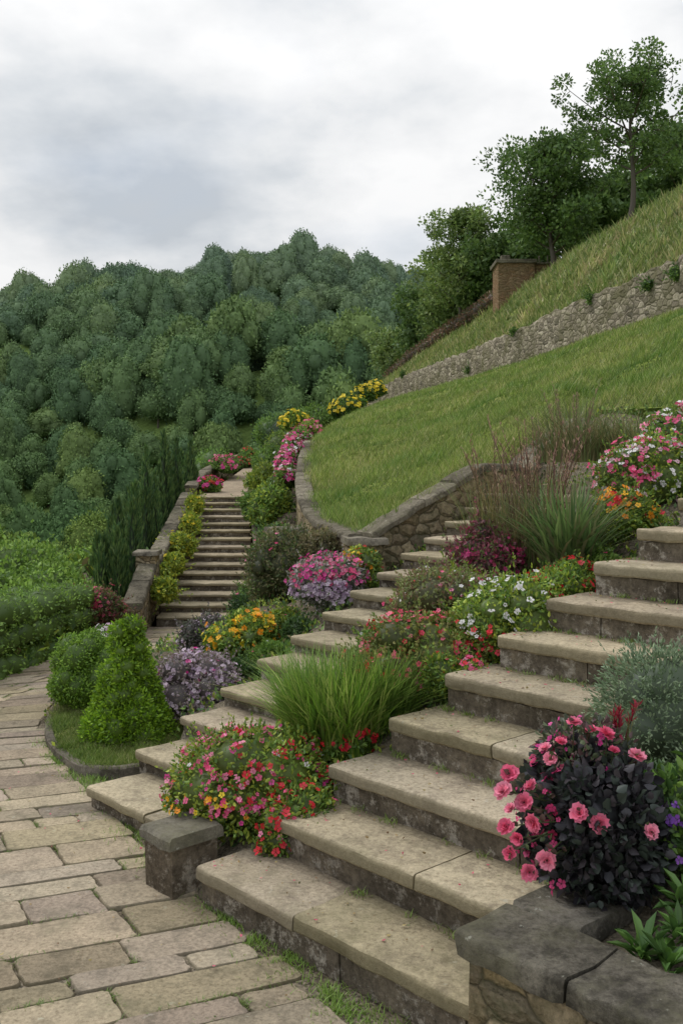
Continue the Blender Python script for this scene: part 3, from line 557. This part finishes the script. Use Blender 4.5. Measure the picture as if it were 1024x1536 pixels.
for i,q in enumerate(roses):
    q=np.array(q);b=c0+rs.normal(size=3)*.04;mid=(q+b)/2+[0,0,.02];tube(mb,[b,mid,q],[.004,.003,.002],(.08,.1,.04),5)
    rose(mb,q,rs.uniform(.019,.033),q-c0+np.array([0,-.2,.15])+rs.normal(size=3)*.12,PK[i%3],rs)
    m=7;Q=mid+(q-mid)*rs.random((m,1));a,b_=orient(np.tile(unit(q-c0),(m,1)),rs,.6);leaf(mb,Q,a,b_,.03,.6,pick([(.07,.1,.04),(.1,.06,.05)],m,rs))
i=rs.choice(len(P2),90);flowers(mb,P2[i]+d2[i]*.02,d2[i],.012,MAG+[(.4,.02,.08)],rs)
i=np.nonzero(P[:,0]<.74)[0];i=rs.choice(i,90);flowers(mb,P[i]+d[i]*.03,d[i],.013,[(.5,.02,.1),(.65,.05,.2)],rs)
mb.build('rose_bush',[FOL])
tuft('celosia_plant',(1.0,3.6,.85),.03,10,.2,.01,.2,[(.1,.1,.04)],34,(3,.2,[(.2,.012,.025)]))
bush('grey_green_shrub',(1.4,4.15,.78),(.36,.3,.36),22,11000,.024,[(.16,.22,.13),(.22,.28,.17),(.12,.17,.09)],[],35,core=.72,asp=.3,flat=.3,stems=350,shell=(.7,1.2))
bush('purple_flower_bush',(1.2,3.4,.62),(.17,.15,.16),8,1200,.038,GD+G1,[(26,.018,[(.2,.06,.4),(.3,.1,.5)])],36)
def rosette(name,cs,seed,cols,ls=.12,n=26):
    rs=np.random.default_rng(seed);mb=MB()
    for c in cs:
        a=rs.uniform(0,2*np.pi,n);el=rs.uniform(.15,1.2,n);L=np.stack([np.cos(a)*np.cos(el),np.sin(a)*np.cos(el),np.sin(el)],1);W=np.stack([-np.sin(a),np.cos(a),0*a],1)
        leaf(mb,np.tile(np.array(c,float),(n,1))+rs.normal(size=(n,3))*.01,L,W,ls*rs.uniform(.5,1.1,n),.24,pick(cols,n,rs,.3),fold=.05)
    return mb.build(name,[FOL])
rosette('hosta_plant',[(.98,3.0,.4),(1.1,2.98,.42),(1.04,3.1,.44),(1.18,3.1,.44),(1.1,3.2,.5),(.92,3.08,.4),(1.2,3.25,.52)],37,[(.08,.16,.03),(.12,.22,.05),(.06,.12,.03)])
bush('shrub',(1.25,3.6,.7),(.2,.2,.2),10,1500,.045,G1+GD,[],38)
def hedge(name,a,b,w,h,n,cols,seed,ls=.045):
    rs=np.random.default_rng(seed);a=np.array(a,float);b=np.array(b,float);L=np.linalg.norm(b-a);k=int(L/.28)+1;cc=[];rd=[]
    u=(b-a)/L;v=np.array([-u[1],u[0],0])
    for i in range(k+1):
        for j in (-1,0,1):
            for z in (.2,.55,.83):
                cc.append(a+u*L*i/k+v*j*w*.3+np.array([0,0,h*z])+rs.normal(size=3)*.02);rd.append((.24,.24,h*.2))
    mb=MB();lump_leaves(mb,cc,rd,n,ls,cols,rs,.5,.85,.55,simple=True,tone=.15,shell=(.8,1.12));return mb.build(name,[FOL])
HC=[(.12,.21,.035),(.17,.27,.045),(.09,.16,.03)]
hedge('trimmed_hedge',(-4.9,7.0,-.15),(-3.35,9.0,-.15),.7,.72,14000,HC,40,.035)
hedge('trimmed_hedge',(-3.35,9.0,-.15),(-3.35,12.2,-.4),.6,.8,14000,HC,401,.035)
for i,(x,y,z,r) in enumerate([(-4.2,11.2,.35,.8),(-5.1,10.5,.3,.8),(-3.95,13.2,.2,.75),(-4.8,14.5,.25,.95),(-6,13,.0,1.0),(-4.3,15.8,-.1,.7),(-5.5,17,-.3,1.1),(-7.2,16,-.7,1.2),(-4.7,19,-.4,1.0),(-6.8,21,-1.3,1.5),(-4.2,17.4,-.3,.7),(-4.0,20.5,.1,.7),(-5.4,24,-1.4,1.4)]):
    bush('leafy_shrub',(x,y,z-.25),(r,r,r*.8),22,9000,.065,HC+[(.2,.3,.06)],[],110+i,simple=True,asp=.6,stems=150,shell=(.75,1.2))
rs=np.random.default_rng(44);n=60000
x=rs.uniform(-2.2,4.2,n);y=4.4+(rs.random(n)**1.4)*18;s,b=sb(x,y);kk=np.clip(np.floor((s-2.17)/.318),0,13);k2=np.clip(np.floor((s-2.38)/.358),0,14)
ok=~inpoly(x,y,pathpoly)&~inpoly(x,y,lawnpoly)&~((s>2.3)&(b>-3.68+.077*kk)&(s<6.7))&~((s>2.7)&(b>-4.97-.075*k2)&(b<-3.98)&(s<7.8))&~inpoly(x,y,pp)
f=np.clip((y-13.5)/5.5,0,1);ok&=~((y>11.5)&(y<19.5)&(x<-1.1-.6*f))&~((y>19)&(x<-1.7))&(s>2.75)&~((x<-.85)&(y<6.3))
x=x[ok];y=y[ok];P=np.stack([x,y,nearz(x,y)+rs.uniform(0,.08,len(x))],1)
x2=rs.uniform(-11.5,-2.95,42000);y2=9+50*rs.random(42000)**1.5;k_=~inpoly(x2,y2,pathpoly);x2=x2[k_];y2=y2[k_];P=np.vstack([P,np.stack([x2,y2,nearz(x2,y2)+rs.uniform(0,.25,len(x2))],1)])
L,W=orient(np.tile([0,0,1.],(len(P),1)),rs,.5)
mb=MB();leaf(mb,P,L,W,np.where(P[:,0]<-2.9,.12,.042)*np.clip(P[:,1]/10,1,2.4),.55,pick(G1+GD+GY+[(.14,.12,.05)],len(P),rs)*(1+.4*sn(P[:,0],P[:,1],3))[:,None],simple=True);mb.build('ground_cover_plants',[FOL])
mb=MB();e=resample(Redge,.01)
for k in range(95):
    q=e[rs.integers(120,len(e)//2)];w=.03 if rs.random()<.5 else .06;t0=unit(np.array([.83,.55,0]));c=q+t0*rs.uniform(-.04,.1);m=int(rs.uniform(20,170))
    P=c+rs.normal(size=(m,3))*[w,w*1.3,0];P[:,2]=-.02;a=rs.uniform(0,6.28,m);D=np.stack([np.cos(a),np.sin(a),0*a],1)
    blades(mb,P,rs.uniform(.02,.055,m),.0045,D,rs.uniform(.3,1,m),pick([(.13,.22,.03),(.18,.27,.05)],m,rs),3)
for k in range(750):
    p,q=joints[rs.integers(0,len(joints))];m=int(rs.uniform(6,60));f=np.clip(rs.random()+rs.normal(size=(m,1))*.16,0,1);P=p*(1-f)+q*f+rs.normal(size=(m,3))*[.007,.007,0];P[:,2]=zpath(P[:,1])-.014
    a=rs.uniform(0,6.28,m);D=np.stack([np.cos(a),np.sin(a),0*a],1);blades(mb,P,rs.uniform(.014,.032,m),.004,D,rs.uniform(.5,1.3,m),pick([(.12,.18,.04),(.16,.2,.06)],m,rs),3)
for k in range(90): # weeds where treads meet risers
    n=rs.integers(1,9);s=2.17+.318*(n+1)+.02;bb_=-3.64+.077*n+rs.random()**1.6*1.6;m=int(rs.uniform(5,30));P=SB(s,bb_,.17*n)+rs.normal(size=(m,3))*[.02,.02,0]-np.append(A,0)*.02
    a=rs.uniform(0,6.28,m);D=np.stack([np.cos(a),np.sin(a),0*a],1);blades(mb,P,rs.uniform(.012,.04,m),.004,D,rs.uniform(.4,1.2,m),pick([(.12,.18,.03),(.16,.22,.05)],m,rs),3)
mb.build('grass_tufts',[FOL])
mb=MB();m=520;n=rs.integers(1,9,m);s=2.17+.318*n+rs.uniform(.03,.3,m);b=-3.64+.077*n+rs.random(m)**2*1.7
P=np.stack([A[0]*s+Bv[0]*b,A[1]*s+Bv[1]*b,.17*n+.008],1);px=rs.uniform(-2.2,.2,220);py=rs.uniform(3.4,7.5,220);P=np.vstack([P,np.stack([px,py,px*0+.012],1)[inpoly(px,py,pathpoly)]]);L,W=orient(np.tile([0,0,1.],(len(P),1)),rs,1.0);L[:,2]=rs.uniform(0,.2,len(P))
leaf(mb,P,L,W,.014*rs.uniform(.5,1.4,len(P)),.6,pick([(.2,.14,.06),(.1,.12,.04),(.45,.08,.13),(.14,.09,.05),(.25,.2,.08)],len(P),rs));mb.build('fallen_leaves',[FOL])
for i,(t,dz) in enumerate([(1.2,1.1),(4.6,1.0),(6.9,.9),(9.4,.7),(10.9,.75),(3.2,.3)]):
    p=dens(Up,151)[int(t*10)];bush('wall_plant',(p[0]-.15,p[1]-.15,p[2]+dz),(.2,.16,.16) if i%2 else (.14,.14,.22),6,400,.06,GD+G1,[],130+i,simple=True,stems=30)
rs=np.random.default_rng(55)
mb=MB();cc=dens(Gp[:6],30);lump_leaves(mb,cc+[-.2,-.5,.2],np.full((30,3),.45),6000,.14,[(.13,.075,.05),(.18,.11,.07),(.08,.09,.035)],rs,.5,.8,simple=True);mb.build('brown_hedge',[FOL])
# ------------------------------------------------------------------ trees
def tree(name,base,H,R,lo,nl,ls,cols,seed,nb=16,cl=.16,tr=.09,lean=(0,0)):
    rs=np.random.default_rng(seed);mb=MB();b=np.array(base,float)
    T=[b+np.array([lean[0]*t+.03*H*math.sin(t*5+seed),lean[1]*t+.02*H*math.cos(t*4+seed),H*.92*t]) for t in np.linspace(0,1,9)];T[0]=b-[0,0,.4];T=np.array(T)
    tube(mb,T,np.linspace(tr,.015,9)*1.0,BARKC,7);tips=[]
    for k in range(nb):
        t=lo+(.97-lo)*(k+.5)/nb;p=np.array([np.interp(t,np.linspace(0,1,9),T[:,i]) for i in range(3)])
        a=k*2.4+rs.uniform(-.4,.4);prof=math.sin(math.pi*min(1,max(.08,(t-lo)/(1-lo)*.85+.18)))**.6;l=R*prof*rs.uniform(.65,1.1)
        D=np.array([math.cos(a),math.sin(a),0]);pts=[p+D*l*q+np.array([0,0,l*.55*q*(1+q*.3)]) for q in (0,.3,.65,1)]
        tube(mb,pts,[tr*.4*(1-t*.5),tr*.28,tr*.16,.01],BARKC,5)
        for q in (.4,.7,1.0):
            c=p+D*l*q+np.array([0,0,l*.55*q*(1+q*.3)])
            for _ in range(2):
                e=c+unit(rs.normal(size=3)+[0,0,.4]+D*.4)*l*rs.uniform(.15,.4);tube(mb,[c,e],[tr*.12,.006],BARKC,4);tips.append(e)
    tips=np.array(tips);m=nl//len(tips)
    for tp in tips:
        mm=int(m*rs.uniform(.5,1.5));r=cl*H*rs.uniform(.6,1.15);d=unit(rs.normal(size=(mm,3)));q=tp+d*r*(rs.random((mm,1))**.45)*[1,1,.7]
        L,W=orient(d,rs,.5);leaf(mb,q,L,W,ls*rs.uniform(.6,1.3,mm),.6,pick(cols,mm,rs)*rs.uniform(.75,1.3),simple=True)
    return mb.build(name,[FOL])
TC=[(.055,.1,.025),(.08,.135,.035),(.11,.17,.045)];TL=[(.1,.15,.045),(.14,.2,.055),(.17,.22,.065)]
tree('deciduous_tree',(9.77,34.3,10.05),5.5,1.9,.3,12000,.13,TC,1,20,.075,.11,(.35,0))
tree('deciduous_tree',(8.35,40,9.35),5.5,2.0,.14,20000,.16,TC,2,26,.12,.12)
tree('deciduous_tree',(6.0,50,8.6),6.0,1.8,.15,10000,.18,TL,3,18,.1,.1)
for i,(x,y,z,H,R,c) in enumerate([(6.3,57,8.2,5.2,2.2,TL),(7.6,49,8.6,4.0,2.0,TC),(15,44,10.8,6.0,2.6,TC),(12.6,47,10.4,4.6,2.4,TC),(17.5,43,11,7.0,2.8,TC),(10,50,9.4,4.6,2.4,TC),(5.3,62,7.6,5,2.2,TC),(8.2,54,8.8,5.0,2.3,TL),(11.2,43,10.3,2.6,1.6,TC),(4.2,68,6.5,4.2,2,TL),(20,38,11,7,2.8,TC),(13.8,40,10.7,2.8,1.8,TC)]):
    tree('deciduous_tree',(x,y,z),H,R,.05,9000,.24,c,200+i,20,.15,.1)
mb=MB();hc=np.array([7.25,42.3,8.95])
def box(mb,c,sx,sy,z0,z1,mat,col=(1,1,1),amp=.02):
    sweep(mb,[(c[0]-sx/2,c[1],z1),(c[0]+sx/2,c[1],z1)],[(-sy/2,z0-z1),(-sy/2,-.02),(-sy/2+.02,0),(sy/2-.02,0),(sy/2,-.02),(sy/2,z0-z1)],col,mat,amp,3,.2)
box(mb,hc,1.5,1.6,8.0,10.1,0);box(mb,hc,1.7,1.8,10.103,10.25,1);box(mb,hc+[1.4,.2,0],1.3,1.2,8.3,10.12,0);box(mb,hc+[1.45,.2,0],1.5,1.3,10.123,10.2,1)
box(mb,hc+[-.35,0,0],.35,.4,10.253,10.55,1)
for k in range(3): box(mb,hc+[1.05+.35*k,-.3,0],.05,.05,10.203,10.5,1)
mb.build('stone_hut',[wall_mat('brown_brick_stone',4.2,[(.36,.22,.13),(.28,.18,.115),(.4,.28,.18)],(.2,.15,.1),1.5,.03,(.22,.17,.1)),COPE],40)
# ------------------------------------------------------------------ far terrain and forest
rx=np.array([-400,-300,-160,-113,-69,-40,-7,19,41,90,160,400]);rz=np.array([5,12,28,37,51,57,60,56,52,46,40,20])
def far(x,y):
    t=np.clip((y-105)/225,0,1);s=t*t*(3-2*t)*.75+t*.25;z=-14+(np.interp(x,rx,rz)+14)*s
    z=np.where(y>330,z-(y-330)*.25,z);z=z+6*sn(x,y,.022)*np.clip(t*3,0,1)*np.clip((1-t)*4,0,1)
    z=z+13*np.exp(-((y-168+.3*x)/15)**2)*np.clip((x+75)/60,0,1)+9*np.exp(-((y-235-.35*x)/16)**2)*np.clip((20-x)/60,0,1)
    n=np.clip((60-y)/50,0,1);z=np.where(y<105,-14+5*n,z);z=np.where((x>8)&(y<105),-4,z);return z
gx=np.linspace(-600,600,130);gy=np.linspace(-300,900,130);X,Y=np.meshgrid(gx,gy,indexing='ij')
mb=MB();grid(mb,np.stack([X,Y,far(X,Y)],-1));mb.build('ground',[VAL],180)
emp=bpy.data.objects.new('forest',None);sc.collection.objects.link(emp)
FCOL=[(.07,.118,.04),(.085,.14,.046),(.1,.16,.052)];variants=[]
for v in range(6):
    rs=np.random.default_rng(300+v);mb=MB();rad=(3.5*rs.uniform(.8,1.25),3.5*rs.uniform(.8,1.25),2.8+v*.5);c,r=ell_lumps((0,0,4.3),rad,17+v*2,rs,-.5,.35,.85)
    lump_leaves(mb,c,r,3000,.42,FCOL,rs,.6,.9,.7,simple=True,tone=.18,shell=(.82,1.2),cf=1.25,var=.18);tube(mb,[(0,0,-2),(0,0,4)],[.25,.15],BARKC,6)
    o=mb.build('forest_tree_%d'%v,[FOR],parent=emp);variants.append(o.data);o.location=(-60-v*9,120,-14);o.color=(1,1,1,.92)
rs=np.random.default_rng(9);cnt=0
y=106.
while y<345:
    sp=4.6+y*.004;xm=.5*y+22;x=-xm
    while x<xm:
        px=x+rs.uniform(-.48,.48)*sp;py=y+rs.uniform(-.48,.48)*sp;x+=sp
        if ((px+72)/16)**2+((py-205)/5)**2<1: continue
        o=bpy.data.objects.new('crown',variants[rs.integers(0,6)]);s=rs.uniform(.55,1.15)*(1+.2*math.sin(px*.07+py*.05));o.scale=(s,s,s*rs.uniform(.85,1.45));o.rotation_euler=(0,0,rs.uniform(0,6.28))
        o.color=(1,1,1,1-(.03+.3*((py-100)/240)**1.2))  # alpha falls with distance, so farther trees get more painted haze
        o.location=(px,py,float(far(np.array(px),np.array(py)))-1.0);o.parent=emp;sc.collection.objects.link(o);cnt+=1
    y+=sp*.95
emp2=bpy.data.objects.new('valley_trees',None);sc.collection.objects.link(emp2);v2=[]
for v in range(4):
    rs2=np.random.default_rng(400+v);mb=MB();c,r=ell_lumps((0,0,3.6+.3*v),(3.1-.2*v,3.1-.2*v,3.2+.4*v),24,rs2,-.6,.35,.85)
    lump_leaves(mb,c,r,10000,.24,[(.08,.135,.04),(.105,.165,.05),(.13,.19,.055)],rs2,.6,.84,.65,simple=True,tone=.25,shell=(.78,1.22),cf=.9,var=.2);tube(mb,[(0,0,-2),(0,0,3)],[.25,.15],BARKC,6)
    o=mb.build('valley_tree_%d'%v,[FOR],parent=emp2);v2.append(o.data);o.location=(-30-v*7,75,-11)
y=34.
while y<106:
    x=-.45*y-12
    while x<.12*y:
        px=x+rs.uniform(-2,2);py=y+rs.uniform(-2,2);x+=5.2
        if px>-5 and y<60: continue
        if rs.random()<.15: continue
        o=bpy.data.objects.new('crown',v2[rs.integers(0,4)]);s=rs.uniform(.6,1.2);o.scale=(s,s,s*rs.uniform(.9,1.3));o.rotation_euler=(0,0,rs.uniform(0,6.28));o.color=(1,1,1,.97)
        zz=-8.5-7.5*np.clip((py-25)/40,0,1)+(2*np.clip((py-80)/25,0,1));o.location=(px,py,zz);o.parent=emp2;sc.collection.objects.link(o);cnt+=1
    y+=5
print('forest',cnt)
# ------------------------------------------------------------------ sky, light, camera
w=bpy.data.worlds.new('World');sc.world=w;w.use_nodes=True;t=w.node_tree;t.nodes.clear()
sky=N(t,'ShaderNodeTexSky',sky_type='NISHITA');sky.sun_disc=False;sky.sun_elevation=math.radians(48);sky.sun_rotation=math.radians(-50)
tc=N(t,'ShaderNodeTexCoord').outputs['Generated'];sx=N(t,'ShaderNodeSeparateXYZ');t.links.new(tc,sx.inputs[0])
mz=N(t,'ShaderNodeMath',operation='MAXIMUM');mz.inputs[1].default_value=0;t.links.new(sx.outputs[2],mz.inputs[0])
az=N(t,'ShaderNodeMath',operation='ADD');az.inputs[1].default_value=.3;t.links.new(mz.outputs[0],az.inputs[0])
dx=N(t,'ShaderNodeMath',operation='DIVIDE');dy=N(t,'ShaderNodeMath',operation='DIVIDE')
t.links.new(sx.outputs[0],dx.inputs[0]);t.links.new(az.outputs[0],dx.inputs[1]);t.links.new(sx.outputs[1],dy.inputs[0]);t.links.new(az.outputs[0],dy.inputs[1])
cx=N(t,'ShaderNodeCombineXYZ');t.links.new(dx.outputs[0],cx.inputs[0]);t.links.new(dy.outputs[0],cx.inputs[1]);cx.inputs[2].default_value=6.4
n1=noisef(t,cx.outputs[0],2.1,9,.52);n2=noisef(t,cx.outputs[0],1.3,5,.5)
cl=ramp(t,n1,[(.34,(.56,.6,.645)),(.43,(.7,.73,.76)),(.51,(.86,.87,.88)),(.6,(.98,.98,.98))])
ten=mixc(t,1,cl,(1,1,1),'MULTIPLY')
tn2=N(t,'ShaderNodeVectorMath',operation='SCALE');t.links.new(ten,tn2.inputs[0]);tn2.inputs['Scale'].default_value=9.6
ck=mixc(t,ramp(t,n2,[(.34,(.7,.7,.7)),(.5,(.98,.98,.98))]),sky.outputs[0],tn2.outputs[0])
zz=N(t,'ShaderNodeMath',operation='MULTIPLY_ADD');zz.inputs[1].default_value=.5;zz.inputs[2].default_value=.86;t.links.new(mz.outputs[0],zz.inputs[0])
vm=N(t,'ShaderNodeVectorMath',operation='SCALE');t.links.new(ck,vm.inputs[0]);t.links.new(zz.outputs[0],vm.inputs['Scale'])
bg=N(t,'ShaderNodeBackground');bg.inputs[1].default_value=.105;t.links.new(vm.outputs[0],bg.inputs[0]);ow=N(t,'ShaderNodeOutputWorld');t.links.new(bg.outputs[0],ow.inputs[0])
l=bpy.data.lights.new('sun','SUN');l.energy=1.5;l.angle=math.radians(22);l.color=(1,.965,.92);lo=bpy.data.objects.new('sun',l);sc.collection.objects.link(lo)
dirv=Vector((math.sin(math.radians(-50))*math.cos(math.radians(48)),math.cos(math.radians(-50))*math.cos(math.radians(48)),math.sin(math.radians(48))));lo.rotation_euler=dirv.to_track_quat('Z','Y').to_euler()
cam=bpy.data.cameras.new('camera');co=bpy.data.objects.new('camera',cam);sc.collection.objects.link(co);co.location=(0,0,1.92);co.rotation_euler=(math.pi/2,0,0)
cam.sensor_width=36;cam.lens=35.16;cam.shift_y=-78/1536;cam.clip_end=3000;cam.clip_start=.05;sc.camera=co
sc.view_settings.view_transform='Standard'
try: sc.view_settings.look='None'
except: pass
